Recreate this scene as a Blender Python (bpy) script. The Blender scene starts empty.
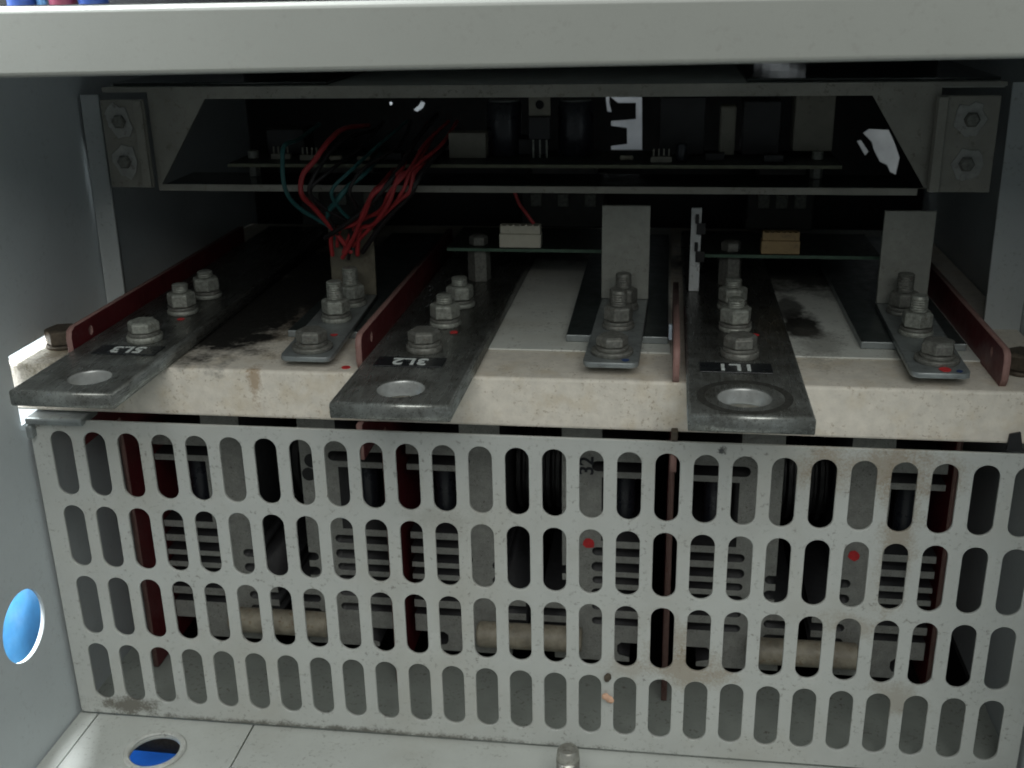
import bpy, bmesh, math, random
from mathutils import Vector, Matrix
random.seed(7)
PI = math.pi
S = bpy.context.scene
COL = S.collection

# ------------------------------------------------------------------ materials
def new_mat(name):
    m = bpy.data.materials.new(name); m.use_nodes = True
    nt = m.node_tree
    return m, nt, nt.nodes['Principled BSDF']

def mixrgb(nt, fac, a, b):
    n = nt.nodes.new('ShaderNodeMix'); n.data_type = 'RGBA'
    for sock, v in ((n.inputs[0], fac), (n.inputs[6], a), (n.inputs[7], b)):
        if hasattr(v, 'links'): nt.links.new(v, sock)
        else: sock.default_value = (v if not isinstance(v, (tuple, list)) else (*v, 1.0)) if sock is not n.inputs[0] else v
    return n.outputs[2]

def noise(nt, co, scale, detail=4.0, rough=0.6, out='Fac'):
    n = nt.nodes.new('ShaderNodeTexNoise')
    n.inputs['Scale'].default_value = scale; n.inputs['Detail'].default_value = detail
    n.inputs['Roughness'].default_value = rough
    nt.links.new(co, n.inputs['Vector'])
    return n.outputs[out]

def ramp(nt, v, lo, hi, a=0.0, b=1.0):
    n = nt.nodes.new('ShaderNodeMapRange'); n.clamp = True
    nt.links.new(v, n.inputs['Value'])
    n.inputs['From Min'].default_value = lo; n.inputs['From Max'].default_value = hi
    n.inputs['To Min'].default_value = a; n.inputs['To Max'].default_value = b
    return n.outputs['Result']

def math_node(nt, op, a, b=None):
    n = nt.nodes.new('ShaderNodeMath'); n.operation = op
    for i, v in enumerate((a, b)):
        if v is None: continue
        if hasattr(v, 'links'): nt.links.new(v, n.inputs[i])
        else: n.inputs[i].default_value = v
    return n.outputs[0]

def surf(name, col, rough=0.55, metal=0.0, var=0.12, scale=90.0, speck=0.0, speck_col=(.08,.06,.045),
         speck_scale=420.0, bump=0.0, blots=(), rough_var=0.1, grain=0.0, spec=0.5, tint=None, tint_amt=0.35, coat=0.0):
    """procedural surface: broad mottling, fine specks of dirt, and stains with a place of their own
    blots: (centre, (rx,ry,rz), colour, strength, edge noise scale)"""
    m, nt, p = new_mat(name)
    tc = nt.nodes.new('ShaderNodeTexCoord'); co = tc.outputs['Object']
    dark = tuple(c*(1-var) for c in col); lite = tuple(min(1, c*(1+var)) for c in col)
    c = mixrgb(nt, ramp(nt, noise(nt, co, scale, 6), .3, .7), dark, lite)
    if tint:
        c = mixrgb(nt, ramp(nt, noise(nt, co, scale*.35, 5, .65), .5, .68, 0, tint_amt), c, tint)
    if grain:
        g = noise(nt, co, 2600, 2, .7)
        c = mixrgb(nt, ramp(nt, g, .35, .65, 0, grain), c, tuple(k*.55 for k in col))
    if speck:
        s1 = ramp(nt, noise(nt, co, speck_scale, 3, .7), .56, .66)
        s2 = ramp(nt, noise(nt, co, speck_scale*.16, 3, .6), .42, .60)
        c = mixrgb(nt, math_node(nt, 'MULTIPLY', math_node(nt, 'MULTIPLY', s1, s2), speck), c, speck_col)
    for ctr, rad, bc, st, ns in blots:
        mp = nt.nodes.new('ShaderNodeMapping'); mp.vector_type = 'TEXTURE'
        mp.inputs['Location'].default_value = ctr; mp.inputs['Scale'].default_value = rad
        nt.links.new(co, mp.inputs['Vector'])
        ln = nt.nodes.new('ShaderNodeVectorMath'); ln.operation = 'LENGTH'
        nt.links.new(mp.outputs[0], ln.inputs[0])
        nz = noise(nt, co, ns, 5, .65)
        d = math_node(nt, 'ADD', ln.outputs['Value'], math_node(nt, 'MULTIPLY', math_node(nt, 'SUBTRACT', nz, .5), 1.2 if bc[0] < .02 else 2.4))
        if bc[0] >= .02: d = math_node(nt, 'ADD', d, math_node(nt, 'MULTIPLY', math_node(nt, 'SUBTRACT', noise(nt, co, 900, 3, .7), .5), 1.6))
        else: d = math_node(nt, 'ADD', d, math_node(nt, 'MULTIPLY', math_node(nt, 'SUBTRACT', noise(nt, co, 500, 3, .7), .5), .35))
        c = mixrgb(nt, ramp(nt, d, 1.0, .62 if bc[0] < .02 else .35, 0, st), c, bc)
    nt.links.new(c, p.inputs['Base Color'])
    p.inputs['Metallic'].default_value = metal
    p.inputs['Specular IOR Level'].default_value = spec
    p.inputs['Coat Weight'].default_value = coat
    r = ramp(nt, noise(nt, co, scale*1.7, 5, .7), .3, .7, max(.03, rough-rough_var), min(1, rough+rough_var))
    nt.links.new(r, p.inputs['Roughness'])
    if bump:
        b = nt.nodes.new('ShaderNodeBump'); b.inputs['Strength'].default_value = bump
        b.inputs['Distance'].default_value = .0006
        nt.links.new(noise(nt, co, 700, 3, .6), b.inputs['Height']); nt.links.new(b.outputs[0], p.inputs['Normal'])
    return m

M = {}
BR = (.20, .13, .055)
M['panel'] = surf('panel_paint', (.46,.475,.452), .5, var=.05, scale=40, speck=.55, bump=.05, grain=.12, tint=(.36,.34,.28), tint_amt=.35,
    blots=[((.150,0,.012),(.038,.02,.014),BR,.52,60), ((.160,0,-.02),(.009,.02,.045),BR,.5,70), ((.074,0,-.088),(.022,.02,.014),BR,.5,70),
           ((.071,0,-.075),(.008,.02,.012),BR,.4,70), ((-.196,0,-.131),(.020,.02,.006),(.060,.046,.026),.75,120), ((.047,0,-.09),(.012,.02,.008),BR,.3,90),
           ((-.09,0,-.137),(.14,.02,.0035),(.06,.055,.04),.8,160), ((.146,0,-.062),(.016,.02,.008),BR,.35,80),
           ((.167,0,-.098),(.016,.02,.010),BR,.35,80), ((-.03,0,-.02),(.02,.02,.008),(.25,.24,.2),.3,80),
           ((.0862,0,.0185),(.0022,.02,.0022),(.03,.03,.03),.9,500)])
M['wall'] = surf('wall_paint', (.54,.585,.60), .55, var=.04, scale=25, speck=.14, bump=.05, grain=.1)
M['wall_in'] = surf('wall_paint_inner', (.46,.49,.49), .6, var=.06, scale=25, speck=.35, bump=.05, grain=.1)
M['beam'] = surf('beam_paint', (.29,.30,.275), .45, var=.03, scale=20, speck=.12, bump=.05, grain=.1)
M['floor'] = surf('floor_paint', (.50,.52,.49), .4, var=.06, scale=40, speck=.4, bump=.05, grain=.1, tint=(.33,.32,.27), tint_amt=.3,
    blots=[((-.187,-.035,0),(.007,.005,.02),(.06,.05,.035),.7,300), ((-.145,-.034,0),(.006,.004,.02),(.07,.06,.04),.7,300),
           ((-.15,-.001,0),(.10,.004,.02),(.05,.045,.03),.75,150), ((.205,-.012,0),(.02,.006,.02),(.20,.06,.05),.6,150)])
M['floorback'] = surf('dusty_shaded_floor', (.30,.325,.30), .55, var=.08, scale=60, speck=.7, bump=.05, grain=.15)  # shade behind the panel painted in as a darker base, with some dust
SOOT = (.012,.011,.009)
M['slab'] = surf('slab_mineral', (.72,.67,.585), .65, var=.10, scale=200, speck=.6, speck_col=(.30,.22,.13), speck_scale=520, bump=.25,
    tint=(.60,.51,.37), tint_amt=.55,
    blots=[((-.115,.085,.047),(.022,.06,.02),(.20,.14,.08),.7,60), ((-.150,.100,.047),(.044,.108,.010),SOOT,1.0,60), ((-.122,.135,.047),(.040,.060,.03),SOOT,1.0,35), ((-.10,.20,.047),(.09,.075,.04),SOOT,1.0,35),
           ((.123,.084,.047),(.010,.028,.02),SOOT,.96,60), ((.128,.06,.047),(.010,.03,.02),(.12,.11,.09),.5,60),
           ((.13,.21,.047),(.08,.07,.03),SOOT,.95,35), ((0,.23,.047),(.06,.05,.03),SOOT,.9,45),
           ((-.115,.004,.042),(.004,.01,.012),(.30,.17,.06),.6,100), ((-.212,.03,.047),(.018,.05,.02),(.22,.18,.11),.85,60)])
M['sheet'] = surf('insulating_sheet', (.66,.67,.62), .6, var=.07, scale=60, speck=.5, bump=.1, tint=(.45,.42,.34), tint_amt=.35,
    blots=[((.125,.084,.0474),(.011,.026,.02),SOOT,.97,60), ((.122,.11,.0474),(.008,.03,.02),SOOT,.8,60), ((.13,.055,.0474),(.012,.03,.02),(.15,.14,.12),.45,60),
           ((.14,.20,.0474),(.05,.075,.03),SOOT,.95,35), ((-.005,.24,.0474),(.06,.05,.03),SOOT,.9,40)])
def worn_bar():
    m, nt, p = new_mat('worn_tinned_bar')
    co = nt.nodes.new('ShaderNodeTexCoord').outputs['Object']
    mp = nt.nodes.new('ShaderNodeMapping'); mp.inputs['Scale'].default_value = (9, 1, 9); nt.links.new(co, mp.inputs['Vector'])
    c = mixrgb(nt, ramp(nt, noise(nt, co, 55, 7, .7), .34, .66), (.13,.13,.115), (.34,.355,.34))
    c = mixrgb(nt, ramp(nt, noise(nt, mp.outputs[0], 70, 4, .7), .52, .66, 0, .55), c, (.40,.42,.40))
    c = mixrgb(nt, ramp(nt, noise(nt, co, 420, 4, .7), .56, .68, 0, .5), c, (.035,.03,.022))
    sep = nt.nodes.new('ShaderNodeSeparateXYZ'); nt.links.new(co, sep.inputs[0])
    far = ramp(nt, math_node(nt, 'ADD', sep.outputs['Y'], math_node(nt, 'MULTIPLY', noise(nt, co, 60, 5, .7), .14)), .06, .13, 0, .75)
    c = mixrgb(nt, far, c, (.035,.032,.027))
    nt.links.new(c, p.inputs['Base Color'])
    p.inputs['Metallic'].default_value = .68
    nt.links.new(ramp(nt, noise(nt, mp.outputs[0], 90, 5, .7), .3, .7, .18, .44), p.inputs['Roughness'])
    bp_ = nt.nodes.new('ShaderNodeBump'); bp_.inputs['Strength'].default_value = .07; bp_.inputs['Distance'].default_value = .0005
    nt.links.new(noise(nt, co, 260, 5, .7), bp_.inputs['Height']); nt.links.new(bp_.outputs[0], p.inputs['Normal'])
    return m
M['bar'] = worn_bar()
M['bore'] = surf('bright_bore', (.40,.41,.40), .35, metal=.4, var=.15, scale=300)
M['ringwear'] = surf('worn_ring', (.045,.045,.04), .6, metal=.3, var=.4, scale=500, rough_var=.2)
M['galv'] = surf('galvanised_strap', (.30,.325,.325), .48, metal=.6, var=.18, scale=150, speck=.5, speck_col=(.09,.07,.05), bump=.08, rough_var=.12)
M['stripsootshade'] = surf('sooty_shaded_strip', (.17,.155,.115), .6, metal=.3, var=.3, scale=120, speck=.6)  # darker than the other strips: soot plus shade painted in
M['strip'] = surf('brushed_strip', (.36,.365,.33), .55, metal=.45, var=.10, scale=180, speck=.3, bump=.1, grain=.2)
M['darkplate'] = surf('oiled_plate', (.075,.09,.088), .42, metal=.6, var=.25, scale=100, speck=.4, bump=.05)
M['zinc'] = surf('dusty_zinc', (.31,.32,.285), .55, metal=.4, var=.4, scale=600, speck=.6, speck_col=(.12,.09,.05), speck_scale=900, bump=.2)
M['zincdark'] = surf('dirty_zinc', (.20,.20,.18), .55, metal=.45, var=.35, scale=600, speck=.6, speck_col=(.10,.06,.03), speck_scale=900, bump=.2)
M['rust'] = surf('rusty_bolt', (.085,.068,.05), .6, metal=.4, var=.35, scale=500, bump=.3)
M['red'] = surf('phenolic_red', (.115,.014,.018), .42, var=.18, scale=80, speck=.5, speck_col=(.2,.12,.1), bump=.05)
M['rededge'] = surf('phenolic_cut_edge', (.29,.165,.145), .65, var=.12, scale=200, speck=.6, speck_col=(.2,.07,.05), bump=.1)
M['alu'] = surf('cast_aluminium', (.37,.375,.35), .6, metal=.3, var=.2, scale=260, speck=.9, speck_col=(.10,.085,.065), speck_scale=900, bump=.4, grain=.7)
M['black'] = surf('black_plastic', (.012,.012,.013), .45, var=.2, scale=100)
M['sinkdark'] = surf('sink_sides_dark', (.02,.02,.022), .5, var=.3, scale=200)  # near-black side faces darken the gaps between the fins
M['ceramic'] = surf('tan_ceramic', (.30,.27,.21), .5, var=.40, scale=110, speck=.9, speck_col=(.2,.13,.07), bump=.06)
M['traysteel'] = surf('tray_steel', (.32,.31,.27), .5, metal=.25, var=.14, scale=60, speck=.5, bump=.1, grain=.25)
M['traydark'] = surf('tray_cover_dark', (.04,.045,.042), .13, metal=.3, rough_var=.04, var=.25, scale=60, speck=.2)
M['traycover'] = surf('tray_cover_light', (.50,.51,.47), .45, metal=.2, var=.10, scale=50, speck=.3)
M['sealant'] = surf('sealant_smear', (.36,.36,.34), .6, var=.2, scale=200, speck=.5, bump=.3)
M['pcb'] = surf('circuit_board', (.11,.115,.07), .5, var=.2, scale=200)
M['pcbtop'] = surf('board_top_shaded', (.014,.02,.014), .5, var=.4, scale=200)  # near-black board tops: the interior shade is painted into the colour
M['pcbgreen'] = surf('gate_board_green', (.07,.13,.09), .45, var=.2, scale=200)
M['connector'] = surf('connector_nylon', (.66,.63,.52), .5, var=.06, scale=100, speck=.3)
M['connbrown'] = surf('connector_aged', (.36,.25,.12), .5, var=.12, scale=150, speck=.4)
M['greyplastic'] = surf('grey_plastic', (.22,.21,.17), .55, var=.10, scale=150, speck=.4)
M['greyplastic2'] = surf('pale_plastic', (.62,.64,.64), .5, var=.12, scale=150, speck=.5)
M['captop'] = surf('capacitor_top', (.42,.44,.44), .35, metal=.7, var=.1, scale=100)
M['relaygrey'] = surf('relay_grey', (.085,.085,.08), .5, var=.2, scale=120, speck=.5)
M['sleeve'] = surf('capacitor_sleeve', (.018,.02,.026), .3, var=.2, scale=60)
M['wirered'] = surf('wire_red_pvc', (.40,.038,.042), .4, var=.15, scale=120)
M['wiregreen'] = surf('wire_teal_pvc', (.03,.13,.13), .4, var=.15, scale=120)
M['wireblack'] = surf('wire_dark_pvc', (.018,.015,.016), .4, var=.15, scale=120)
M['blue'] = surf('blue_tarp', (.12,.45,.92), .7, var=.22, scale=45, tint=(.32,.62,.95), tint_amt=.8)  # paler tint paints lit fold streaks into the blue
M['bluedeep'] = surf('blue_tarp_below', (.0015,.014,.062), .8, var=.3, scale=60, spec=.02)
M['white'] = surf('white_board', (.86,.88,.88), .6, var=.02, scale=20)
M['greyboard'] = surf('grey_board', (.36,.38,.39), .6, var=.25, scale=30)
M['labelblack'] = surf('label_black', (.014,.016,.018), .3, var=.1, scale=100)
M['letter'] = surf('label_lettering', (.62,.66,.64), .5, var=.1, scale=400)
M['ink'] = surf('marker_ink', (.012,.014,.02), .6)
M['redpaint'] = surf('red_paint_dot', (.60,.03,.035), .5, var=.2, scale=300)
M['bluepaint'] = surf('blue_paint_dot', (.02,.05,.16), .5)
M['steel'] = surf('threaded_steel', (.44,.43,.39), .4, metal=.85, var=.2, scale=300, speck=.4)
M['rubber'] = surf('grommet_rim', (.48,.49,.46), .5, var=.15, scale=150, speck=.6)
M['flake'] = surf('dry_flake', (.62,.38,.26), .7, var=.25, scale=300)
M['glintpale'] = surf('pale_blue_glint', (.62,.74,.85), .3)
M['cableblue'] = surf('cable_blue', (.015,.05,.22), .4); M['cablelight'] = surf('cable_light_blue', (.10,.25,.5), .4); M['cablered'] = surf('cable_red', (.16,.03,.06), .4)

# ------------------------------------------------------------------ mesh helpers
def link(o, parent=None):
    COL.objects.link(o)
    if parent: o.parent = parent
    return o

class MB:
    def __init__(s): s.bm = bmesh.new()
    def box(s, a, b):
        x0,y0,z0 = a; x1,y1,z1 = b
        v = [s.bm.verts.new(p) for p in ((x0,y0,z0),(x1,y0,z0),(x1,y1,z0),(x0,y1,z0),(x0,y0,z1),(x1,y0,z1),(x1,y1,z1),(x0,y1,z1))]
        for f in ((3,2,1,0),(4,5,6,7),(0,1,5,4),(1,2,6,5),(2,3,7,6),(3,0,4,7)): s.bm.faces.new([v[i] for i in f])
        return s
    def lathe(s, prof, n=24, c=(0,0,0), axis='z', phase=0.0):
        rings = []
        for r, h in prof:
            ring = []
            for k in range(n):
                a = 2*PI*k/n + phase; u, w = r*math.cos(a), r*math.sin(a)
                p = {'z':(u,w,h),'y':(u,h,w),'x':(h,u,w)}[axis]
                ring.append(s.bm.verts.new((p[0]+c[0],p[1]+c[1],p[2]+c[2])))
            rings.append(ring)
        for r0, r1 in zip(rings, rings[1:]):
            for k in range(n):
                s.bm.faces.new((r0[k], r0[(k+1)%n], r1[(k+1)%n], r1[k]))
        s.bm.faces.new(rings[0][::-1]); s.bm.faces.new(rings[-1])
        return s
    def tube(s, pts, r, n=8, steps=6):
        P = [Vector(p) for p in pts]; Q = []
        for i in range(len(P)-1):
            p0, p1, p2, p3 = P[max(i-1,0)], P[i], P[i+1], P[min(i+2,len(P)-1)]
            for k in range(steps):
                t = k/steps
                Q.append(.5*((2*p1)+(p2-p0)*t+(2*p0-5*p1+4*p2-p3)*t*t+(3*p1-p0-3*p2+p3)*t**3))
        Q.append(P[-1]); rings = []; up = Vector((.3,.5,.81))
        for i, q in enumerate(Q):
            t = (Q[min(i+1,len(Q)-1)]-Q[max(i-1,0)]).normalized()
            up = (up - t*up.dot(t)).normalized(); w = t.cross(up)
            rings.append([s.bm.verts.new(q+r*(math.cos(2*PI*k/n)*up+math.sin(2*PI*k/n)*w)) for k in range(n)])
        for a, b in zip(rings, rings[1:]):
            for k in range(n): s.bm.faces.new((a[k],a[(k+1)%n],b[(k+1)%n],b[k]))
        s.bm.faces.new(rings[0][::-1]); s.bm.faces.new(rings[-1])
        return s
    def build(s, name, mat, parent=None, bevel=0.0, smooth=False, segs=2):
        bmesh.ops.recalc_face_normals(s.bm, faces=s.bm.faces)
        me = bpy.data.meshes.new(name); s.bm.to_mesh(me); s.bm.free()
        o = bpy.data.objects.new(name, me)
        for m in (mat if isinstance(mat, (list, tuple)) else [mat]): me.materials.append(m)
        if smooth:
            for p in me.polygons: p.use_smooth = True
            me.set_sharp_from_angle(angle=math.radians(40))
        if bevel:
            b = o.modifiers.new('bevel', 'BEVEL'); b.width = bevel; b.segments = segs; b.limit_method = 'ANGLE'; b.angle_limit = math.radians(35)
        return link(o, parent)

def circle(cx, cy, r, n=32, a0=0, a1=2*PI, close=True):
    k = n if close else n+1
    return [(cx+r*math.cos(a0+(a1-a0)*i/n), cy+r*math.sin(a0+(a1-a0)*i/n)) for i in range(k)]

def slot(cx, cy, w, h, n=12):
    r = w/2
    return circle(cx, cy+h/2-r, r, n, 0, PI, False) + circle(cx, cy-h/2+r, r, n, PI, 2*PI, False)

def rrect(x0, y0, x1, y1, r, n=4):
    o = []
    for cx, cy, a in ((x1-r,y1-r,0),(x0+r,y1-r,PI/2),(x0+r,y0+r,PI),(x1-r,y0+r,1.5*PI)):
        o += circle(cx, cy, r, n, a, a+PI/2, False)
    return o

MAPS = {'XZ': lambda u,v,w: (u,w,v), 'XY': lambda u,v,w: (u,v,w), 'YZ': lambda u,v,w: (w,u,v)}
def plate(name, loops, w0, w1, plane, mat, parent=None, bev=0.0):
    """a sheet cut to an outline with holes, from depth w0 to w1"""
    cu = bpy.data.curves.new('outline', 'CURVE'); cu.dimensions = '2D'; cu.fill_mode = 'BOTH'
    cu.extrude = abs(w1-w0)/2 - bev; cu.bevel_depth = bev; cu.bevel_resolution = 1; cu.offset = -bev
    for lp in loops:
        sp = cu.splines.new('POLY'); sp.points.add(len(lp)-1); sp.use_cyclic_u = True
        for p, q in zip(sp.points, lp): p.co = (q[0], q[1], 0, 1)
    t = bpy.data.objects.new('outline', cu); COL.objects.link(t)
    dg = bpy.context.evaluated_depsgraph_get(); dg.update()
    me = bpy.data.meshes.new_from_object(t.evaluated_get(dg))
    bpy.data.objects.remove(t); bpy.data.curves.remove(cu)
    c = (w0+w1)/2; f = MAPS[plane]
    for v in me.vertices: v.co = f(v.co.x, v.co.y, v.co.z + c)
    bm = bmesh.new(); bm.from_mesh(me); bmesh.ops.remove_doubles(bm, verts=bm.verts, dist=1e-6)
    bmesh.ops.recalc_face_normals(bm, faces=bm.faces); bm.to_mesh(me); bm.free()
    me.name = name; me.materials.clear(); me.materials.append(mat)
    return link(bpy.data.objects.new(name, me), parent)

def lettering(name, text, size, mat, parent, matrix, thick=0.0001):
    cu = bpy.data.curves.new('text', 'FONT'); cu.body = text; cu.size = size; cu.align_x = 'CENTER'; cu.align_y = 'CENTER'; cu.extrude = thick; cu.offset = size*.018
    t = bpy.data.objects.new('text', cu); COL.objects.link(t)
    dg = bpy.context.evaluated_depsgraph_get(); dg.update()
    me = bpy.data.meshes.new_from_object(t.evaluated_get(dg)); bpy.data.objects.remove(t); bpy.data.curves.remove(cu)
    me.transform(matrix); me.name = name; me.materials.clear(); me.materials.append(mat)
    return link(bpy.data.objects.new(name, me), parent)

def tag(o, label, cat, group=None, kind=None):
    if kind: o['kind'] = kind
    if label: o['label'] = label
    if cat: o['category'] = cat
    if group: o['group'] = group
    return o

def thing(name, label, cat, loc=(0,0,0), group=None, kind=None):
    o = bpy.data.objects.new(name, None); o.empty_display_size = .01; o.location = loc; COL.objects.link(o)
    return tag(o, label, cat, group, kind)

def part_at(o, root):            # keep world placing under an empty that is not at the origin
    o.location = Vector(o.location) - root.location
    return o

# ------------------------------------------------------------------ cabinet
WX = .2245
cab = thing('cabinet', 'grey painted steel cabinet housing the busbars, its side wall pierced by a round hole', 'cabinet')
wl = [[(-.16,-.1425),(.34,-.1425),(.34,.27),(-.16,.27)], circle(-.0275,-.0695,.0168,40), [(-.002,.0185),(.040,.0185),(.040,.0518),(-.002,.0518)]]
plate('side_wall', wl, -WX-.002, -WX, 'YZ', M['wall'], cab)['label'] = 'left side wall with a round hole and a square cut-out'
plate('side_wall', [[(-.16,-.1425),(.34,-.1425),(.34,.27),(-.16,.27)]], WX, WX+.002, 'YZ', M['wall'], cab)['label'] = 'right side wall'
bm_ = MB(); bm_.box((-WX+.0005,-.103,.1795),(WX-.0005,-.100,.1985)).box((-WX+.0005,-.0998,.1955),(WX-.0005,-.080,.1985))
for v in bm_.bm.verts:
    if v.co.z < .19: v.co.z = .1805 + (v.co.x-.08)*.0100
bm_.build('front_beam', M['beam'], cab, bevel=.0018, segs=3)
GLINT_SLOTS = ((.1130,.1668),(.1180,.1699),(.1230,.1728),(.1280,.1754))  # unseen slots added so the glossy cover plate reflects a glint
holes_back = [
 [(.0224,.1297),(.043,.1296),(.0438,.0957),(.0235,.0957),(.0234,.0983),(.0339,.0996),(.0337,.1099),(.0233,.1112),(.0232,.1144),(.0394,.1156),(.0392,.1258),(.0276,.1258)],
 [(.0191,.1345),(.0218,.1345),(.0221,.1300),(.0219,.1262),(.0235,.1202),(.0206,.1202)],
 [(.1833,.1066),(.1868,.1091),(.1991,.1084),(.2035,.1003),(.2076,.0908),(.2062,.08),(.2023,.0819),(.2,.0864),(.1955,.0883),(.191,.0959),(.1893,.1009)],
 [(.18,.1015),(.1825,.1022),(.1880,.0946),(.1860,.0921)],
 [(-.1085,.1219),(-.105,.1245),(-.1028,.1277),(-.1001,.1264),(-.1016,.1232),(-.1058,.1206)],
 circle(-.1235,.1262,.0012,10),
 [(-.1055,.0267),(-.0959,.036),(-.0932,.0339),(-.0962,.0282)]] + [rrect(LX, LZ, LX+.0170, LZ+.0020, .0009) for LX, LZ in GLINT_SLOTS]
plate('back_wall', [[(-WX-.001,-.205),(WX+.001,-.205),(WX+.001,.268),(-WX-.001,.268)]] + holes_back, .31, .312, 'XZ', M['black'], cab)
MB().box((-WX+.001,.0645,-.2),(WX-.001,.309,-.198)).box((-WX-.001,.0645,-.1979),(-WX+.0015,.309,-.1428)).box((WX-.0015,.0645,-.1979),(WX+.001,.309,-.1428)).box((-WX+.0016,.0645,-.1979),(WX-.0016,.0665,-.1405)).build('light_block_pan', M['black'], cab)  # added black pan, closes the pit against light to keep it dark
MB().box((-WX+.001,-.0995,.1868),(WX-.001,.309,.1885)).build('light_block_lid', M['wall'], cab)  # added lid, hidden by the beam, blocks light coming over it
MB().box((-WX+.001,-.060,.1887),(WX-.001,-.058,.268)).build('dark_backing', M['black'], cab)  # added dark plate, hides the pale world behind the cables
# upright posts each side
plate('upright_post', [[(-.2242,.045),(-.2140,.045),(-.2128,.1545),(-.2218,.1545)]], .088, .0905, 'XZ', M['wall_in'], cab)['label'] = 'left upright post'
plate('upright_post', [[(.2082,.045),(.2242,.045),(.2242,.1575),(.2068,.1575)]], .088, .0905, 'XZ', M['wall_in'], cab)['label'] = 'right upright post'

# floor, in three sheets with fine seams
def floor_sheet(x0, x1, holes=()):
    return plate('floor', [[(x0,-.16),(x1,-.16),(x1,.0012),(x0,.0012)]] + list(holes), -.140, -.138, 'XY', M['floor'], None, bev=.0004)
HC = (-.173,-.0235)
fl = floor_sheet(-.2138, -.1332, [circle(HC[0],HC[1],.0118,40)])
tag(fl, None, None, kind='structure'); fl2 = floor_sheet(-.1328, WX-.0006); tag(fl2, None, None, kind='structure')
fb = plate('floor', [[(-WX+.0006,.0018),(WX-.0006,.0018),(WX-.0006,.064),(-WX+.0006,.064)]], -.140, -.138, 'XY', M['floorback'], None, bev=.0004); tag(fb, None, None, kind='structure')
fe = floor_sheet(-WX+.0006, -.2142); tag(fe, None, None, kind='structure')
rim = [(.0118,-.1379),(.0142,-.1379),(.0146,-.1372),(.0140,-.1366),(.0122,-.1366),(.0116,-.1372)]
b = MB(); n = 48; rings = []
for r, h in rim: rings.append([b.bm.verts.new((HC[0]+r*math.cos(2*PI*k/n), HC[1]+r*math.sin(2*PI*k/n), h)) for k in range(n)])
for i in range(len(rim)):
    r0, r1 = rings[i], rings[(i+1)%len(rim)]
    for k in range(n): b.bm.faces.new((r0[k], r0[(k+1)%n], r1[(k+1)%n], r1[k]))
tag(b.build('grommet', M['rubber'], smooth=True), 'pale grommet ring round the hole in the cabinet floor', 'grommet')
# threaded stud
prof = [(.0001,-.1379),(.0050,-.1379)]
z = -.1378
while z < -.1185:
    prof += [(.0052,z),(.0044,z+.0007),(.0052,z+.0014)]; z += .0015
prof += [(.0050,-.1165),(.0048,-.1148),(.0040,-.1136),(.0001,-.1133)]
tag(MB().lathe(prof, 28, (.0245,-.030,0)).build('threaded_stud', M['steel'], smooth=True), 'threaded steel stud rising from the cabinet floor before the perforated panel', 'stud')

# ------------------------------------------------------------------ perforated panel
P, V = .016, .0373
loops = [rrect(-.2222,-.1366,.2222,.0214,.002)]
for c in range(27):
    for r in range(4): loops.append(slot((c-13)*P, -r*V, .0103, .0320))
vp = plate('vent_panel', loops, 0, .0016, 'XZ', M['panel'], None, bev=.0003)
tag(vp, 'large white perforated panel with four rows of upright slots', 'panel')
# ------------------------------------------------------------------ slab
ZT, ZB = .0464, .0240
slab = MB().box((-.2320,.004,ZB),(.2240,.30,ZT)).build('insulating_slab', M['slab'], bevel=.0012)
tag(slab, 'thick cream mineral insulating slab lying above the perforated panel under the busbars', 'slab')
pm = plate('paint_mark', [circle(-.0755,.0105,.0020,10)], ZT+.0001, ZT+.0003, 'XY', M['redpaint'], slab)
sb = MB().box((-.2218,-.0035,.0198),(-.1945,.012,.0232)).box((-.2222,-.0035,.0130),(-.2190,.012,.0196)).build('support_bracket', M['galv'], bevel=.001)
tag(sb, 'small bent grey bracket under the left end of the slab', 'bracket')
for (x0, x1, lab) in ((-.0176,.0640,'thin whitish insulating sheet lying on the slab beside the middle busbar'), (.1168,.1970,'thin whitish insulating sheet lying on the slab beside the right busbar')):
    tag(MB().box((x0,.039,ZT+.0001),(x1,.295,.0474)).build('insulating_sheet', M['sheet'], bevel=.0003), lab, 'sheet', 'thin insulating sheets on the slab')

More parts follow.
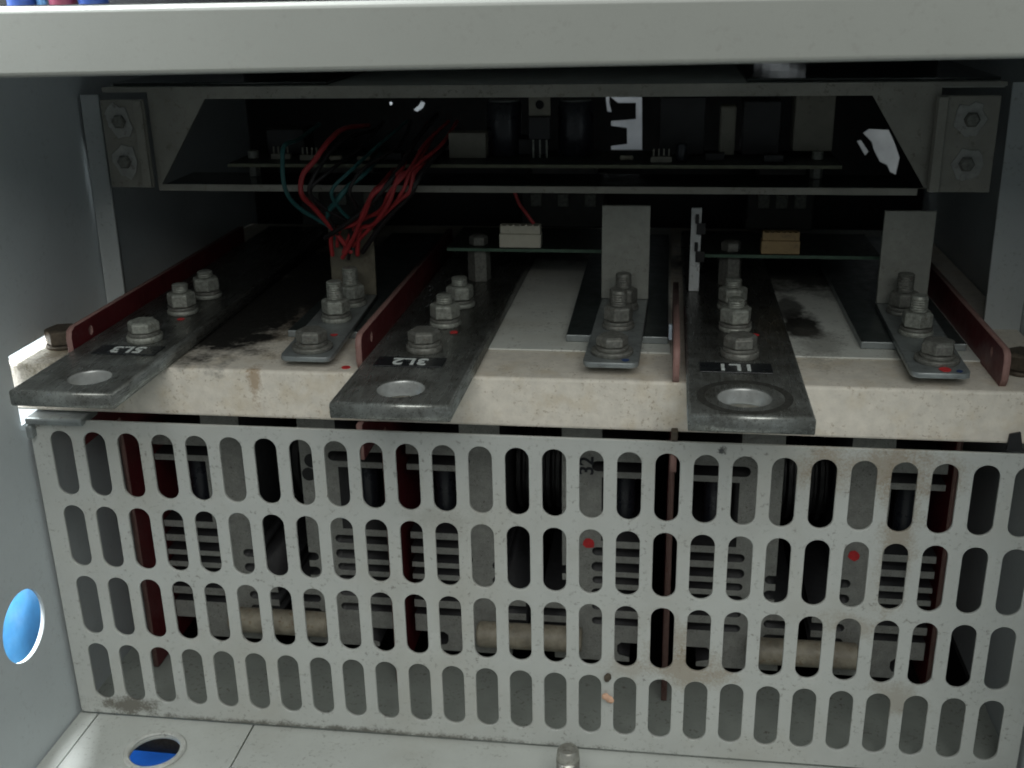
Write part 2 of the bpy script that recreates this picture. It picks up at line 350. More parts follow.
# ------------------------------------------------------------------ bolts
def hexhead(parent, x, y, z, af=.013, h=.0055, stud=0.0, mat='zinc', wash=.0085, wh=.0022, rot=.2, gap=True, name=None, dome=True):
    """hexagonal fastener standing at (x,y,z): body with washers as sub-parts"""
    R = af/math.sqrt(3); zb = z + .0001
    b = MB(); z0 = zb + wh + (.0016 if gap else 0)
    if stud:
        b.lathe([(R*.86,z0),(R,z0+.0006),(R,z0+h-.0008),(R*.84,z0+h)], 6, (x,y,0), phase=rot)
    else:
        b.lathe([(R*.92,z0),(R,z0+.0004),(R,z0+h-.001),(R*.80,z0+h)], 6, (x,y,0), phase=rot)
    o = b.build(name or ('nut' if stud else 'bolt_head'), M[mat], parent, bevel=.0004)
    MB().lathe([(wash*.97,zb),(wash,zb+.0004),(wash,zb+wh-.0005),(wash*.95,zb+wh)], 28, (x,y,0)).build('washer', M[mat], o, smooth=True)
    if gap:
        MB().lathe([(R*.99,zb+wh+.0001),(R*1.02,zb+wh+.0007),(R*.99,zb+wh+.0015)], 20, (x,y,0)).build('spring_washer', M['zincdark'], o, smooth=True)
    if stud:
        pr = [(.0001,z0+h+.0001),(.0036,z0+h+.0001)]; zz = z0+h+.0003
        while zz < z0+h+stud-.0012: pr += [(.0039,zz),(.0035,zz+.0005),(.0039,zz+.001)]; zz += .0011
        pr += [(.0033,z0+h+stud),(.0001,z0+h+stud+.0002)]
        MB().lathe(pr, 16, (x,y,0)).build('stud_end', M[mat], o, smooth=True)
    return o

tag(hexhead(None,-.2165,.0300,ZT,.0140,.0072,0,'rust',.0082,.0018,.3,False,'hex_bolt'), 'dark rusty hex bolt on the left end of the slab by the cabinet wall', 'bolt')
tag(hexhead(None,.2085,.0290,ZT,.0140,.0072,0,'rust',.0082,.0018,.5,False,'hex_bolt'), 'dark rusty hex bolt on the slab at the far right beyond the last red barrier', 'bolt')

# ------------------------------------------------------------------ busbars
def busbar(x0, x1, yf, yb, hx, hy, bolts, text, lx, ly, label, ring=False, skew=0.0, hr=.0088):
    r = thing('busbar', label, 'busbar', group='busbars on the slab')
    def sk(l): return [(u+skew*(v-yf), v) for u, v in l]
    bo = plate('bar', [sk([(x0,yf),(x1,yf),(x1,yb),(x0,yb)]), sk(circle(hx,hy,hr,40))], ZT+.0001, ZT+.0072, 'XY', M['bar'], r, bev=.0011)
    bo.data.materials.append(M['bore'])
    for p_ in bo.data.polygons:
        if abs(p_.normal.z) < .5 and (p_.center.x-hx)**2+(p_.center.y-hy)**2 < (hr+.0013)**2: p_.material_index = 1
    zt = ZT+.0072
    if ring:
        plate('wear_ring', [circle(hx,hy,.0180,48), circle(hx,hy,.0150,48)], zt+.00005, zt+.00015, 'XY', M['ringwear'], r)
    lp = MB().box((lx-.0145,ly-.0058,zt+.0001),(lx+.0145,ly+.0058,zt+.0006)).build('label_plate', M['labelblack'], r, bevel=.0002)
    lettering('lettering', text, .0105, M['letter'], lp, Matrix.Translation((lx,ly,zt+.00075)) @ Matrix.Rotation(PI,4,'Z'))
    for b in bolts: hexhead(r, b[0], b[1], zt, **b[2])
    return r
HEAD = dict(af=.0124, h=.0050, wash=.0080, wh=.0026, mat='zinc')
def NUT(s=.005, rot=.1, mat='zinc', af=.0118): return dict(af=af, h=.0068, stud=s, wash=.0074, wh=.0020, mat=mat, rot=rot)
b3 = busbar(-.1975,-.1535,-.0465,.26,-.1722,-.0290,[(-.1712,.0205,HEAD),(-.1716,.063,NUT(.004,.25)),(-.1708,.0915,NUT(.003,.0))],'5L3',-.1715,.0045,
   'leftmost tinned flat busbar marked 5L3', hr=.0085)
b2 = busbar(-.0652,-.0182,-.0480,.26,-.0412,-.0312,[(-.0415,.0165,dict(HEAD,mat='zincdark')),(-.0395,.0532,NUT(.004,.1,af=.0122)),(-.0382,.0846,NUT(.004,.35))],'3L2',-.0440,-.001,
   'middle tinned flat busbar marked 3L2', skew=.012, hr=.0092)
b1 = busbar(.0703,.1158,-.0485,.26,.0916,-.0295,[(.0925,.0192,dict(HEAD,mat='zincdark')),(.0925,.0560,NUT(.004,.3,af=.0126)),(.0930,.0900,NUT(.004,.0))],'1L1',.0900,.0025,
   'rightmost tinned flat busbar marked 1L1 with a round wear mark', ring=True, hr=.0098)
def dot(parent, x, y, z, r, mat, n=9):
    pts = [(x+r*random.uniform(.75,1.2)*math.cos(2*PI*k/n), y+r*random.uniform(.75,1.2)*math.sin(2*PI*k/n)) for k in range(n)]
    return plate('paint_mark', [pts], z, z+.0002, 'XY', mat, parent)
dot(b2,-.0335,.0415,ZT+.0073,.0022,M['redpaint']); dot(b1,.1005,.0475,ZT+.0073,.0022,M['redpaint']); dot(b3,-.168,.052,ZT+.0073,.0018,M['redpaint'])

# ------------------------------------------------------------------ straps with upright strips, on dark plates
def strap(x0, xb0, w, yf, yb, ztop, z0, bolts, label, mat_strip, lean=0.0):
    r = thing('terminal_strap', label, 'terminal strap', group='bent terminal straps between the busbars')
    d = xb0-x0; t = .0024
    def sx(u, v): return u + d*(v-yf)/(yb-yf)
    ol = [(x0+.003,yf),(x0+w-.003,yf),(x0+w-.0008,yf+.0012),(x0+w,yf+.004),(sx(x0+w,yb),yb),(sx(x0,yb),yb),(x0,yf+.004),(x0+.0008,yf+.0012)]
    plate('foot', [ol], z0, z0+t, 'XY', M['galv'], r, bev=.0004)
    plate('upright_strip', [[(xb0,z0+t+.0002),(xb0+w,z0+t+.0002),(xb0+w+lean,ztop),(xb0+lean,ztop)]], yb-.0018, yb+.0006, 'XZ', mat_strip, r, bev=.0003)
    for b in bolts: hexhead(r, b[0], b[1], z0+t, **b[2])
    return r
D_ = dict(af=.0120,h=.0054,wash=.0090,wh=.0020,mat='zincdark')
t1 = strap(-.1040,-.1085,.0232,.0062,.106,.0865,.0500,[(-.0922,.0175,D_),(-.0938,.0610,NUT(.0085,.2)),(-.0935,.0870,NUT(.0085,.0))],
   'bent strap left of the middle busbar, its upright darkened for soot and shade under the wires', M['stripsootshade'])
t2 = strap(.0276,.0297,.0232,.0062,.104,.1000,.0510,[(.0392,.0190,dict(D_,h=.0045)),(.0402,.0560,NUT(.007,.3,'zincdark')),(.0412,.0860,NUT(.007,.1,'zincdark'))],
   'bent strap between middle and right busbars, with a pale upright strip', M['strip'])
t3 = strap(.1592,.1616,.0232,.0042,.104,.0985,.0510,[(.1718,.0195,D_),(.1708,.0560,NUT(.007,.5)),(.1712,.0880,NUT(.0085,.1,'zincdark'))],
   'bent strap right of the right busbar, with red and blue paint marks', M['strip'])
dot(t3,.1730,.0085,.0535,.0026,M['redpaint']); dot(t3,.1778,.0068,.0535,.0014,M['bluepaint']); dot(t2,.0452,.0095,.0535,.0016,M['bluepaint'])
dot(t1,-.0880,.0370,.0525,.0016,M['redpaint'])
for x0, x1, zz, lab in ((-.1150,-.0760,.0465,'dark steel plate under the left bent strap'), (.0168,.0628,.0475,'dark steel plate under the middle bent strap'), (.1470,.1915,.0475,'dark steel plate under the right bent strap')):
    pl = tag(MB().box((x0,.0505,zz),(x1,.26,zz+.0034)).build('steel_plate', [M['darkplate'], M['galv']], bevel=.0004), lab, 'plate', 'dark plates under the straps')
    for p_ in pl.data.polygons:
        if abs(p_.normal.z) < .5: p_.material_index = 1

# ------------------------------------------------------------------ red barriers
def sheet_red(name, x0, poly, label, group, hole=None, t=.0027):
    loops = [poly] + ([hole] if hole else [])
    o = plate(name, loops, x0, x0+t, 'YZ', M['red'])
    o.data.materials.append(M['rededge'])
    for p in o.data.polygons:
        if abs(p.normal.x) < .5: p.material_index = 1
    return tag(o, label, 'barrier', group)
def barrier(x, label, yf=.008, yb=.22):
    poly = [(yf+.002,ZT+.0002),(yb,ZT+.0002),(yb,.0618),(yf+.004,.0618),(yf+.001,.0604),(yf,.0576),(yf,.0500)]
    return sheet_red('phase_barrier', x, poly, label, 'red barriers standing on the slab', slot(yf+.017,.0560,.0035,.0046,6))
barrier(-.2020,'leftmost red barrier sheet standing beside the 5L3 busbar')
barrier(-.0700,'red barrier sheet standing left of the 3L2 busbar')
barrier(.0648,'red barrier sheet seen edge-on just left of the 1L1 busbar',.002,.105)
barrier(.1945,'rightmost red barrier sheet near the right upright post')
def lower(x, label, yl=.041, yt=.0025):
    poly = [(yt,.0065),(yt,.0230),(.0600,.0230),(.27,.0230),(.27,-.1370),(yl,-.1370),(yl,.0065)]
    return sheet_red('divider_sheet', x, poly, label, 'dark red dividers behind the panel')
lower(-.2030,'dark red divider behind the third column of slots from the left')
lower(-.0705,'dark red divider behind the panel under the 3L2 busbar')
o = lower(.0650,'pinkish edge-on divider behind the panel left of the 1L1 busbar')
lower(.1955,'dark red divider behind the right part of the panel',.060,.058)
tag(MB().box((.0650,-.0006,.0222),(.0678,.0035,.0264)).build('divider_tab', M['rust'], bevel=.0004),'small dark tab poking up before the slab left of the right busbar','tab')
tag(plate('corner_tab', [[(.1985,.0218),(.2080,.0218),(.2045,.0232),(.2030,.0300),(.1990,.0290)]], .0018, .0032, 'XZ', M['black']),'small dark tab in the gap above the panel at far right','tab')

# ------------------------------------------------------------------ heat sinks
def comb(sgn, bi, bo, out):
    """outline of an end view of an extruded heat sink, sgn -1: fins to the left; bi, bo inner/outer edge of base, out: fin tip"""
    pts = []
    # inner side, top to bottom
    inn = -sgn
    tip = bi + inn*.0115
    pts += [(bo,.0150),(bi,.0150)]
    def arc(xe, zt, zb, into):     # rounded end of a gap cut into the base
        r = (zt-zb)/2; zc = (zt+zb)/2
        return [(xe+into*(.0022+r*math.sin(PI*k/6)), zc+r*math.cos(PI*k/6)) for k in range(7)]
    for zt, zb in ((-.0738,-.0785),(-.0822,-.0872)):
        pts += [(bi,zt)] + [(bi+sgn*(.0030+(zt-zb)/2*math.sin(PI*k/6)), (zt+zb)/2+(zt-zb)/2*math.cos(PI*k/6)) for k in range(7)] + [(bi,zb)]
    pts += [(bi,-.0950),(tip,-.0950),(tip,-.0990)] + arc(bi,-.0990,-.1035,sgn)
    pts += [(tip,-.1035),(tip,-.1073)] + arc(bi,-.1073,-.1115,sgn)
    pts += [(tip,-.1115),(tip,-.1140),(bi,-.1150),(bi,-.1200),(bi+inn*.004,-.1215),(bi+inn*.004,-.1285)]
    w = (out-bo)
    pts += [(bo+w*.62,-.1285),(bo+w*.62,-.1258),(bo+w*.40,-.1245),(bo+w*.36,-.1225),(bo+w*.36,-.1190),(bo+w*.44,-.1172),(out,-.1172),(out,-.1071)]
    gaps = [(-.1028,-.1071),(-.0943,-.0985),(-.0862,-.0912),(-.0791,-.0832),(-.0710,-.0762),(-.0627,-.0673),(-.0244,-.0590),(-.0158,-.0212)]
    for zt, zb in gaps:
        if zt-zb > .02:
            a = [(bo,zb),(bo,zt)]
        else:
            a = arc(bo,zt,zb,-sgn)[::-1]
        tipz = out
        pts += a + [(tipz,zt)]
        i = gaps.index((zt,zb))
        nxt = gaps[i+1][1] if i+1 < len(gaps) else -.0098
        pts += [(tipz,nxt)]
    pts += [(bo,-.0098)]
    return pts
centers = (-.1350,-.0030,.1325)
words = ('left','middle','right')
for c, wd in zip(centers, words):
    for sgn, bi, bo, out in ((-1,-.0135,-.0335,-.0605),(1,.0168,.0362,.0605)):
        side = 'left' if sgn < 0 else 'right'
        r = thing('heat_sink', f'finned heat sink behind the panel, {side} one of the {wd} pair', 'heat sink', (c,.06,-.1285), 'heat sinks behind the panel')
        pl = plate('body', [[(c+u,v) for u, v in comb(sgn,bi,bo,out)]], .060, .235, 'XZ', M['alu'], r); part_at(pl, r)
        pl.data.materials.append(M['sinkdark'])
        for p_ in pl.data.polygons:
            if abs(p_.normal.y) < .5: p_.material_index = 1
        xr = c+bo+sgn*.011
        rod = MB().lathe([(.0048,-.0588),(.0052,-.058),(.0052,-.026),(.0048,-.0246)], 16, (xr,.076,0)).build('clamp_rod', M['sleeve'], r, smooth=True); part_at(rod, r)
        if (wd, side) == ('middle','right'):
            part_at(lettering('lettering','32',.0100,M['ink'],r, Matrix.Translation((c+.0290,.0598,-.0185)) @ Matrix.Rotation(PI/2,4,'X') @ Matrix.Rotation(PI/2,4,'Z')), r)
            part_at(plate('paint_mark',[[(c+.0300+.0032*math.cos(k*.7)*random.uniform(.8,1.1), -.0605+.0032*math.sin(k*.7)*random.uniform(.8,1.1)) for k in range(9)]],.0596,.0598,'XZ',M['redpaint'],r), r)
        if (wd, side) == ('right','right'):
            part_at(plate('paint_mark',[[(c+.0222+.0030*math.cos(k*.7)*random.uniform(.8,1.1), -.0602+.0030*math.sin(k*.7)*random.uniform(.8,1.1)) for k in range(9)]],.0596,.0598,'XZ',M['redpaint'],r), r)
        if (wd, side) == ('left','right'):
            r['label'] = 'grey aluminium heat sink behind the panel, right one of the left pair, with dark holes'
            part_at(plate('dark_hole',[circle(c+bi+.006,-.0215,.0038,16)],.0596,.0598,'XZ',M['black'],r), r)
            part_at(plate('dark_hole',[circle(c+bi+.004,-.0290,.0036,16)],.0596,.0598,'XZ',M['black'],r), r)
    tag(MB().lathe([(.0055,-.0262),(.0066,-.0250),(.0066,.0262),(.0055,.0274)], 40, (c,.0520,-.1118), axis='x').build('ceramic_tube', M['ceramic'], smooth=True),
        f'tan horizontal ceramic tube low behind the panel in the {wd} group of heat sinks', 'ceramic tube', 'ceramic tubes between the heat sinks')
    pr = []; x = -.0120
    while x < .015: pr += [(.024,x),(.027,x+.001),(.027,x+.003),(.024,x+.004)]; x += .0052
    pr = [p for p in pr if p[1] < .0160]
    tag(MB().lathe(pr, 40, (c,.125,-.045), axis='x').build('ribbed_capsule', M['black'], smooth=True),
        f'black ribbed capsule clamped high between the {wd} pair of heat sinks', 'capsule', 'capsules between the heat sinks')

# ------------------------------------------------------------------ control tray
tray = thing('control_tray', 'dark steel tray with a trapezoid front opening, hung between the upright posts', 'tray', (0,.09,.108))
def T(o): return part_at(o, tray)
outer = [(-.1895,.1080),(.1740,.1080),(.1782,.1110),(.2055,.1560),(.2055,.1572),(-.2115,.1572),(-.2115,.1552),(-.1885,.1520),(-.1885,.1110)]
outer = [(-.1884,.1082),(.1722,.1082),(.1722,.1112),(.1780,.1118),(.1780,.1560),(.2050,.1560),(.2050,.1578),(-.2110,.1578),(-.2110,.1555),(-.1884,.1555)]
inner = [(-.1868,.1113),(.1700,.1113),(.1712,.1135),(.1765,.1135),(.1500,.1522),(-.1592,.1522)]
inner = [(-.1868,.1113),(.1752,.1113),(.1490,.1522),(-.1597,.1522)]
T(plate('front_plate', [outer, inner], .0895, .0910, 'XZ', M['traysteel'], tray))
T(MB().box((-.1866,.0912,.1085),(.1722,.128,.1108)).build('shelf', M['traydark'], tray))  # dark colour stands for the shade inside the tray
T(MB().box((-.2105,.0912,.1552),(.2045,.28,.1576)).build('top_sheet', M['traycover'], tray))
T(MB().box((-.2100,.097,.1577),(-.1010,.275,.1592)).build('cover_plate', M['traydark'], tray, bevel=.0003))['label'] = 'dark cover plate at left'
T(MB().box((.0945,.097,.1577),(.2040,.275,.1592)).build('cover_plate', M['traydark'], tray, bevel=.0003))['label'] = 'glossy dark cover plate at right'
def bracket(x0, x1, fl, cx):
    b = T(MB().box((x0,.0850,.1105),(x1,.0868,.1525)).box(fl[0],fl[1]).build('corner_bracket', M['traysteel'], tray, bevel=.0004))
    for zz, k in ((.1424,0),(.1232,1)):
        pts = [(cx+.0012*(k-.5)+.0066*random.uniform(.75,1.2)*math.cos(2*PI*i/14), zz+.0078*random.uniform(.75,1.2)*math.sin(2*PI*i/14)) for i in range(14)]
        s = plate('sealant', [pts], .0842, .0849, 'XZ', M['sealant'], b, bev=.0002)
        MB().lathe([(.0001,.0815),(.0026,.0817),(.0034,.0826),(.0034,.0841)], 6, (cx,0,zz), axis='y').build('screw', M['zincdark'], b)
bracket(-.2108,-.1888,((-.1934,.0828,.1108),(-.1890,.0848,.1522)),-.2015)
bracket(.1755,.2020,((.1757,.0828,.1108),(.1800,.0848,.1522)),.1905)

# control board inside the tray
brd = thing('control_board', 'control circuit board seen edge-on inside the tray, carrying capacitors and connectors', 'circuit board', (0,.1,.118))
def B(o): return part_at(o, brd)
B(MB().box((-.1560,.100,.1182),(.1400,.146,.1198)).build('board', [M['pcbtop'], M['pcb']], brd))
for p_ in bpy.data.objects['board'].data.polygons:
    if abs(p_.normal.z) < .5: p_.material_index = 1
for x in (-.1490,.1310):
    B(MB().lathe([(.0030,.1110),(.0030,.1180)], 6, (x,.118,0)).build('standoff', M['zinc'], brd))
    B(MB().lathe([(.0028,.1200),(.0028,.1235),(.0016,.1240)], 12, (x,.118,0)).build('screw', M['zinc'], brd, smooth=True))
B(MB().box((-.0475,.118,.1200),(-.0290,.130,.1322)).box((-.0470,.1172,.1318),(-.0295,.1178,.1325)).build('connector', M['greyplastic'], brd, bevel=.0005))
for x in (-.0215,.0145):
    cp = B(MB().lathe([(.0082,.1200),(.0088,.121),(.0088,.1450),(.0080,.1462)], 32, (x,.132,0)).build('capacitor', M['sleeve'], brd, smooth=True))
    MB().lathe([(.0078,.1463),(.0076,.1468),(.0001,.1469)], 32, (x,.132,0)).build('capacitor_top', M['captop'], cp)
tr = B(MB().box((-.0075,.118,.1290),(.0030,.1220,.1400)).build('transistor', M['black'], brd, bevel=.0004))
plate('tab', [[(-.0075,.1402),(.0030,.1402),(.0030,.1495),(-.0075,.1495)], circle(-.0022,.1455,.0022,16)], .1205, .1219, 'XZ', M['greyplastic'], tr)
for dx in (-.0055,-.0022,.0011): MB().box((dx-.0004,.1200,.1200),(dx+.0004,.1206,.1288)).build('leg', M['zinc'], tr)
B(MB().box((.0850,.125,.1204),(.0925,.135,.1440)).build('resistor', M['greyplastic'], brd, bevel=.001))
B(MB().box((.1200,.125,.1225),(.1385,.1455,.1500)).build('relay', M['greyplastic'], brd, bevel=.0006))['label'] = 'brownish grey relay block at right'
for x0, x1, zt in ((.056,.078,.148),(.096,.114,.146),(-.145,-.125,.133),(-.02,.0,.128)):
    B(MB().box((x0,.128,.1200),(x1,.1455,zt)).build('component_block', M['black'], brd, bevel=.0006))

rc = random.Random(11); xk = -.138
while xk < .128:
    busy = any(a < xk < b for a, b in ((-.052,-.026),(-.034,.026),(.080,.096),(.116,.134)))
    k = rc.choice(('chip','resistor','small_capacitor','pin_header'))
    if not busy:
        y0 = rc.uniform(.106,.114)
        if k == 'chip': B(MB().box((xk,y0,.1201),(xk+.009,y0+.006,.1235)).build('chip', M['black'], brd, bevel=.0003))
        elif k == 'resistor': B(MB().lathe([(.0006,0),(.0013,.0006),(.0011,.002),(.0011,.0045),(.0013,.0058),(.0006,.0065)], 10, (xk,y0,.1216), axis='x').build('resistor', M['ceramic'], brd, smooth=True))
        elif k == 'small_capacitor': B(MB().lathe([(.0026,.1201),(.0028,.1205),(.0028,.1275),(.0024,.1282)], 16, (xk+.003,y0+.002,0)).build('small_capacitor', M['sleeve'], brd, smooth=True))
        else:
            hb = MB().box((xk,y0,.1201),(xk+.010,y0+.003,.1226))
            for q in range(4): hb.box((xk+.001+q*.0024,y0+.0012,.1227),(xk+.0017+q*.0024,y0+.0019,.1262))
            B(hb.build('pin_header', M['greyplastic'], brd))
    xk += rc.uniform(.011,.017)
# blocks standing far back on the slab
for x0, x1, zt, lab in ((-.175,-.120,.098,'dim dark relay block standing far back on the slab behind the left busbar'),(-.030,.022,.094,'dim dark relay block standing far back behind the white connector'),(.110,.150,.092,'dim dark relay block standing far back behind the brownish connector')):
    rb = thing('relay_block', lab, 'relay block', ((x0+x1)/2,.265,.0540), 'relay blocks at the back of the slab')
    part_at(MB().box((x0,.262,.0540),(x1,.292,zt*.75+.0135)).build('housing', M['relaygrey'], rb, bevel=.001), rb)
    part_at(MB().box((x0+.006,.264,zt*.75+.0136),(x1-.006,.290,zt)).build('cap', M['relaygrey'], rb, bevel=.001), rb)
    tb = MB()
    for q in range(3): tb.box((x0+.006+q*(x1-x0-.018)/2,.2585,.0680),(x0+.013+q*(x1-x0-.018)/2,.2619,.0760))
    part_at(tb.build('terminal_row', M['zinc'], rb, bevel=.0004), rb)
# gate boards on posts over the bars
def gate_board(x0, x1, z, yf, cx0, cx1, cz, cmat, px, py, label):
    r = thing('gate_board', label, 'circuit board', (px,py,.0537), 'small gate boards over the busbars')
    bo = part_at(MB().box((x0,yf,z),(x1,yf+.05,z+.0016)).build('board', [M['pcbtop'], M['pcbgreen']], r), r)
    for p_ in bo.data.polygons:
        if abs(p_.normal.z) < .5: p_.material_index = 1
    b = MB().box((cx0,yf+.002,z+.0017),(cx1,yf+.010,z+.0017+cz*.62)).box((cx0+.0004,yf+.003,z+.0018+cz*.62),(cx1-.0004,yf+.0095,z+.0017+cz))
    n = 7
    for k in range(n):
        u = cx0+.001+(cx1-cx0-.002)*k/(n-1); b.box((u-.0005,yf+.0026,z+.0018+cz),(u+.0005,yf+.004,z+.0024+cz))
    part_at(b.build('connector', cmat, r, bevel=.0002), r)
    part_at(MB().lathe([(.0058,.0537),(.0060,.0545),(.0060,z-.0004),(.0056,z-.0001)], 6, (px,py,0), phase=.3).build('standoff', M['zincdark'], r), r)
    part_at(MB().lathe([(.0048,z+.0017),(.0050,z+.0022),(.0050,z+.0058),(.0036,z+.0066)], 6, (px,py,0), phase=.2).build('nut', M['zincdark'], r), r)
gate_board(-.0520,.0285,.0712,.1245,-.0245,-.0030,.0112,M['connector'],-.0366,.134,'small green circuit board with a white connector over the 3L2 busbar')
gate_board(.0735,.1660,.0697,.1245,.1082,.1270,.0105,M['connbrown'],.0936,.134,'small dark circuit board with a brownish connector over the 1L1 busbar')

# ------------------------------------------------------------------ wires
W = [
 ('teal wire looping widest at the left of the bundle','wiregreen',.0012,[(-.12,.14,.1339),(-.1233,.115,.1297),(-.1201,.085,.1313),(-.1196,.078,.1259),(-.1189,.076,.1121),(-.1161,.085,.1012),(-.1059,.096,.0902),(-.1007,.1,.0818),(-.0975,.112,.070)]),
 ('thick red wire making a big loop before the tray lip','wirered',.0014,[(-.0964,.15,.1319),(-.1004,.12,.1344),(-.0993,.09,.1332),(-.1044,.078,.1247),(-.1096,.076,.1186),(-.1111,.076,.1096),(-.1082,.084,.1015),(-.1026,.094,.0886),(-.0988,.098,.0809)]),
 ('short teal wire in the middle of the bundle','wiregreen',.0015,[(-.0829,.12,.1215),(-.0816,.085,.1185),(-.0886,.08,.1129),(-.0965,.082,.1046),(-.1036,.09,.0963),(-.1027,.098,.085)]),
 ('red wire crossing the tray lip with its lower end turning left','wirered',.0012,[(-.064,.15,.1333),(-.068,.12,.1236),(-.0642,.085,.1198),(-.0681,.078,.1159),(-.0772,.076,.1085),(-.0862,.086,.0946),(-.1027,.094,.0873),(-.1016,.098,.0808)]),
 ('long red wire running steepest to the strap','wirered',.0012,[(-.0613,.15,.1277),(-.0587,.09,.1203),(-.0641,.078,.1172),(-.0693,.078,.1056),(-.08,.088,.0929),(-.0881,.092,.0892),(-.0976,.098,.0781)]),
 ('rightmost red wire of the bundle','wirered',.0011,[(-.0557,.15,.1234),(-.0541,.1,.1213),(-.0566,.08,.1194),(-.0592,.078,.1108),(-.0652,.08,.1059),(-.0785,.088,.0942),(-.0957,.097,.0797)]),
 ('short red wire ending lowest in the bundle','wirered',.0012,[(-.0733,.13,.1193),(-.0752,.09,.1124),(-.0763,.078,.1107),(-.0834,.082,.0994),(-.0905,.09,.0869),(-.098,.097,.0783)]),
 ('dark wire running straight among the red wires','wireblack',.0014,[(-.0615,.16,.1363),(-.065,.12,.1276),(-.0667,.078,.1172),(-.0853,.084,.099),(-.1021,.096,.0854)]),
 ('dark wire curving beside the rightmost red wire','wireblack',.0014,[(-.050,.15,.127),(-.052,.10,.1225),(-.0545,.079,.1170),(-.0600,.080,.1080),(-.0740,.088,.0950),(-.0930,.097,.0830)]),
 ('dark wire hanging beside the big red loop','wireblack',.0012,[(-.092,.15,.1300),(-.0965,.10,.1310),(-.1030,.080,.1210),(-.1075,.077,.1100),(-.1040,.088,.0990),(-.0995,.098,.0830)]),
]
rw = random.Random(3)
for i, (lab, mt) in enumerate((('thin red wire hidden among the dark wires at the right of the bundle','wirered'),('thin dark wire tangled low in the bundle','wireblack'),('thin teal wire crossing behind the red wires','wiregreen'),('dark wire sagging lowest between the loops','wireblack'),('thin red wire nearest the tray opening centre','wirered'))):
    j = lambda a: a + rw.uniform(-.0035,.0035)
    x = (-.047,-.070,-.078,-.088,-.052)[i]
    W.append((lab, mt, .0010, [(j(x),.15,.134),(j(x-.004),.115,.127),(j(x-.010),.082,.1205),(j(x-.016),.077,.111),(j(x*.75-.038),.085,.1005),(j(-.094),.094,.0905),(-.099+i*.0012,.0985,.0790)]))
for k_, (lab, mt, rad, pts) in enumerate(W):
    rad *= .92
    x_, y_, z_ = pts[-1]; pts[-1] = (x_ + ((k_*5) % 7 - 3)*.0018, y_, z_ - ((k_*3) % 5)*.0016)
    tag(MB().tube(pts, rad, 10).build('wire', M[mt], smooth=True), lab, 'wire', 'wires of the loose bundle')
tag(MB().tube([(-.0170,.128,.1070),(-.0162,.127,.102),(-.0137,.127,.0954),(-.0102,.128,.0903),(-.0067,.1285,.0850)], .0009, 8).build('wire', M['wirered'], smooth=True),
    'single thin red wire dropping into the white connector', 'wire')
for x0, w_, mt, lab in ((-.1400,.0045,'cableblue','dark blue cable standing behind the front beam at upper left'),(-.1335,.0016,'cablelight','thin pale blue cable standing behind the front beam at upper left'),(-.1265,.0042,'cablered','dull red cable standing behind the front beam at upper left'),(-.1165,.0045,'cableblue','rightmost dark blue cable standing behind the front beam at upper left')):
    tag(MB().tube([(x0,-.088,.1990),(x0,-.088,.215),(x0,-.086,.235),(x0,-.080,.2595)], w_, 12).build('cable', M[mt], smooth=True), lab, 'cable', 'cables above the front beam')

# ------------------------------------------------------------------ bits on the panel
b = MB(); b.lathe([(.0001,-.0032),(.0012,-.0026),(.0019,-.0008),(.0016,.0006),(.0019,.0020),(.0010,.0030),(.0001,.0033)], 10)
bmesh.ops.transform(b.bm, matrix=Matrix.Translation((.0405,-.0016,-.1068)) @ Matrix.Rotation(-.9,4,'Y') @ Matrix.Diagonal((1,.6,1,1)), verts=b.bm.verts)
tag(b.build('dry_flake', M['flake'], smooth=True), 'small orange-brown dry flake caught on the lowest slots', 'flake')
b = MB(); b.lathe([(.0001,-.0016),(.0014,-.0010),(.0020,.0002),(.0012,.0014),(.0001,.0018)], 9)
bmesh.ops.transform(b.bm, matrix=Matrix.Translation((.0400,-.0009,-.0962)) @ Matrix.Rotation(.3,4,'Y') @ Matrix.Diagonal((.9,.6,1.5,1)), verts=b.bm.verts)
tag(b.build('dirt_lump', M['rust']), 'small black lump stuck on the panel between its two lowest slot rows', 'dirt')

# ------------------------------------------------------------------ outside the cabinet: blue sheet, white boards
def folded(name, org, du, dv, nu, nv, amp, mat):
    b = MB(); du, dv = Vector(du), Vector(dv); nrm = du.cross(dv).normalized(); vs = []
    for i in range(nu+1):
        row = []
        for j in range(nv+1):
            u, v = i/nu, j/nv
            h = amp*(math.sin(u*19+v*7)+.6*math.sin(u*37-v*11+1)+.5*math.sin(v*23+u*5))
            row.append(b.bm.verts.new(Vector(org)+du*u+dv*v+nrm*h))
        vs.append(row)
    for i in range(nu):
        for j in range(nv): b.bm.faces.new((vs[i][j],vs[i+1][j],vs[i+1][j+1],vs[i][j+1]))
    o = b.build(name, mat, smooth=True)
    s = o.modifiers.new('thick','SOLIDIFY'); s.thickness = .001
    return o
tag(folded('blue_sheet',(-.38,-.10,-.46),(0,.5,0),(0,0,.33),50,30,.003,M['blue']), 'bright blue plastic sheet seen through the round hole in the side wall', 'plastic sheet')
tag(MB().box((-.40,-.05,-.125),(-.385,.42,.20)).build('white_board', M['white']), 'white board outside, seen as a bright line past the slab end', 'board')
tag(MB().box((-.25,.46,-.20),(.25,.47,.30)).build('grey_board', M['greyboard']), 'pale grey board seen through the ragged openings at the back', 'board')
tag(folded('blue_sheet',(-.32,-.14,-.26),(.30,0,0),(0,.5,0),30,40,.003,M['bluedeep']), 'deep blue plastic sheet lying under the hole in the cabinet floor', 'plastic sheet')

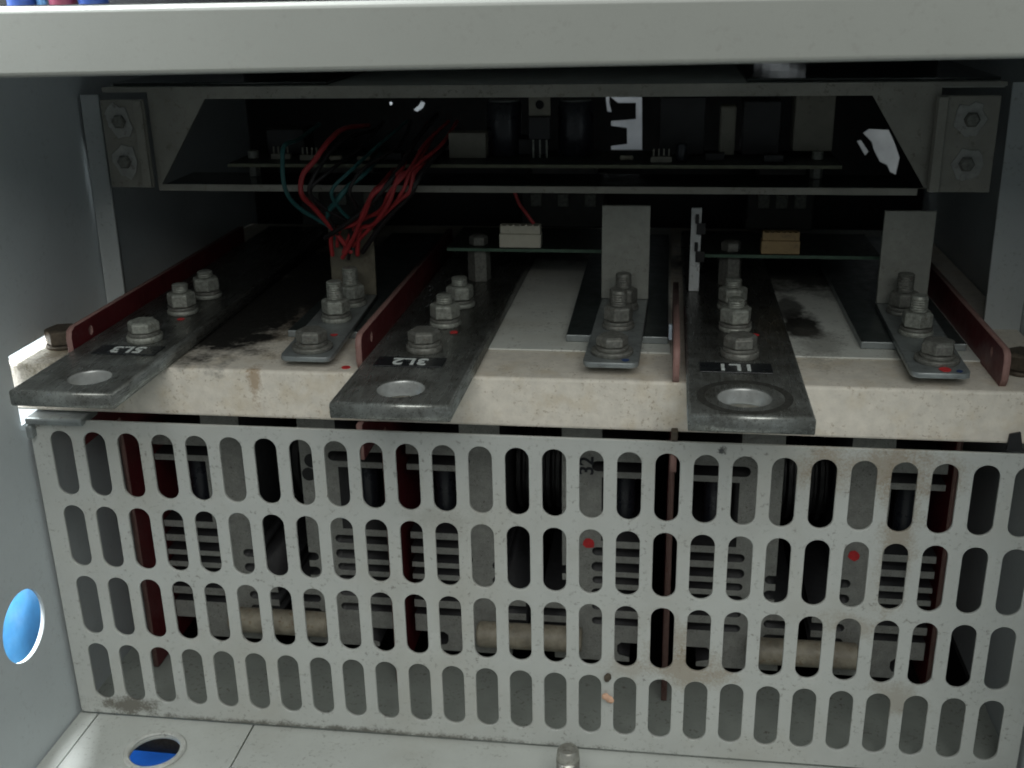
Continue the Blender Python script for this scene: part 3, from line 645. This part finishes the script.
tag(MB().tube([(-.30,.024,-.166),(-.22,.022,-.165),(-.16,.023,-.167),(-.08,.026,-.172)], .009, 14).build('cable', M['rust'], smooth=True), 'thick dark brown cable passing under the hole in the cabinet floor', 'cable')
tag(MB().box((.0630,.0450,.0512),(.0645,.0475,.0582)).build('glint_tab', M['glintpale'], bevel=.0003), 'tiny pale blue tab standing for a glint of leaked light by the edge-on red barrier', 'tab')  # pale tab added in place of a light glint beside the barrier
wc = thing('plastic_strip', 'narrow white plastic strip with black clips standing beside the 1L1 busbar', 'strip', (.0752,.118,.0537))
part_at(MB().box((.0727,.118,.0537),(.0778,.1195,.0960)).build('strip', M['greyplastic2'], wc, bevel=.0003), wc)
for zc in (.0690,.0830): part_at(MB().box((.0755,.1165,zc),(.0800,.1178,zc+.0055)).box((.0748,.1160,zc+.0056),(.0765,.1178,zc+.010)).build('clip', M['black'], wc, bevel=.0003), wc)
# ------------------------------------------------------------------ lights
def area(name, loc, target, sx, sy, power, col):
    l = bpy.data.lights.new(name, 'AREA'); l.shape = 'RECTANGLE'; l.size = sx; l.size_y = sy; l.energy = power; l.color = col
    o = bpy.data.objects.new(name, l); o.location = loc
    o.rotation_euler = (Vector(target)-Vector(loc)).to_track_quat('-Z','Y').to_euler()
    COL.objects.link(o); return o
area('room_light', (.25,-1.15,1.15), (.0,.0,.0), 1.3, 1.2, 18.0, (.985,1.0,.96))
area('added_side_light', (-.31,.02,.42), (-.39,.18,-.15), .12, .4, 19.0, (.93,.97,1.0))  # unseen lamp added to brighten the blue sheet and white board outside
area('added_rear_light', (.0,.385,.42), (.0,.465,.08), .4, .08, .09, (.95,.98,1.0))  # unseen lamp added to brighten the board behind the back openings

w = bpy.data.worlds.new('World'); S.world = w; w.use_nodes = True
bg = w.node_tree.nodes['Background']; bg.inputs[0].default_value = (.62,.70,.72,1); bg.inputs[1].default_value = .15

# ------------------------------------------------------------------ camera
cam = bpy.data.cameras.new('camera'); cam.sensor_width = 36; cam.lens = 1102.4656*36/1024; cam.clip_start = .005; cam.clip_end = 50
co = bpy.data.objects.new('camera', cam); COL.objects.link(co)
co.location = (.05947188,-.42670542,.20478884); co.rotation_euler = (1.21585041,.0187050926,.134647710)
cam.dof.use_dof = True; cam.dof.focus_distance = .46; cam.dof.aperture_fstop = 22
S.camera = co
S.view_settings.view_transform = 'Standard'; S.view_settings.look = 'None'; S.view_settings.exposure = 0; S.view_settings.gamma = 1
S.render.engine = 'CYCLES'
S.cycles.filter_width = 1.8
S.cycles.max_bounces = 8
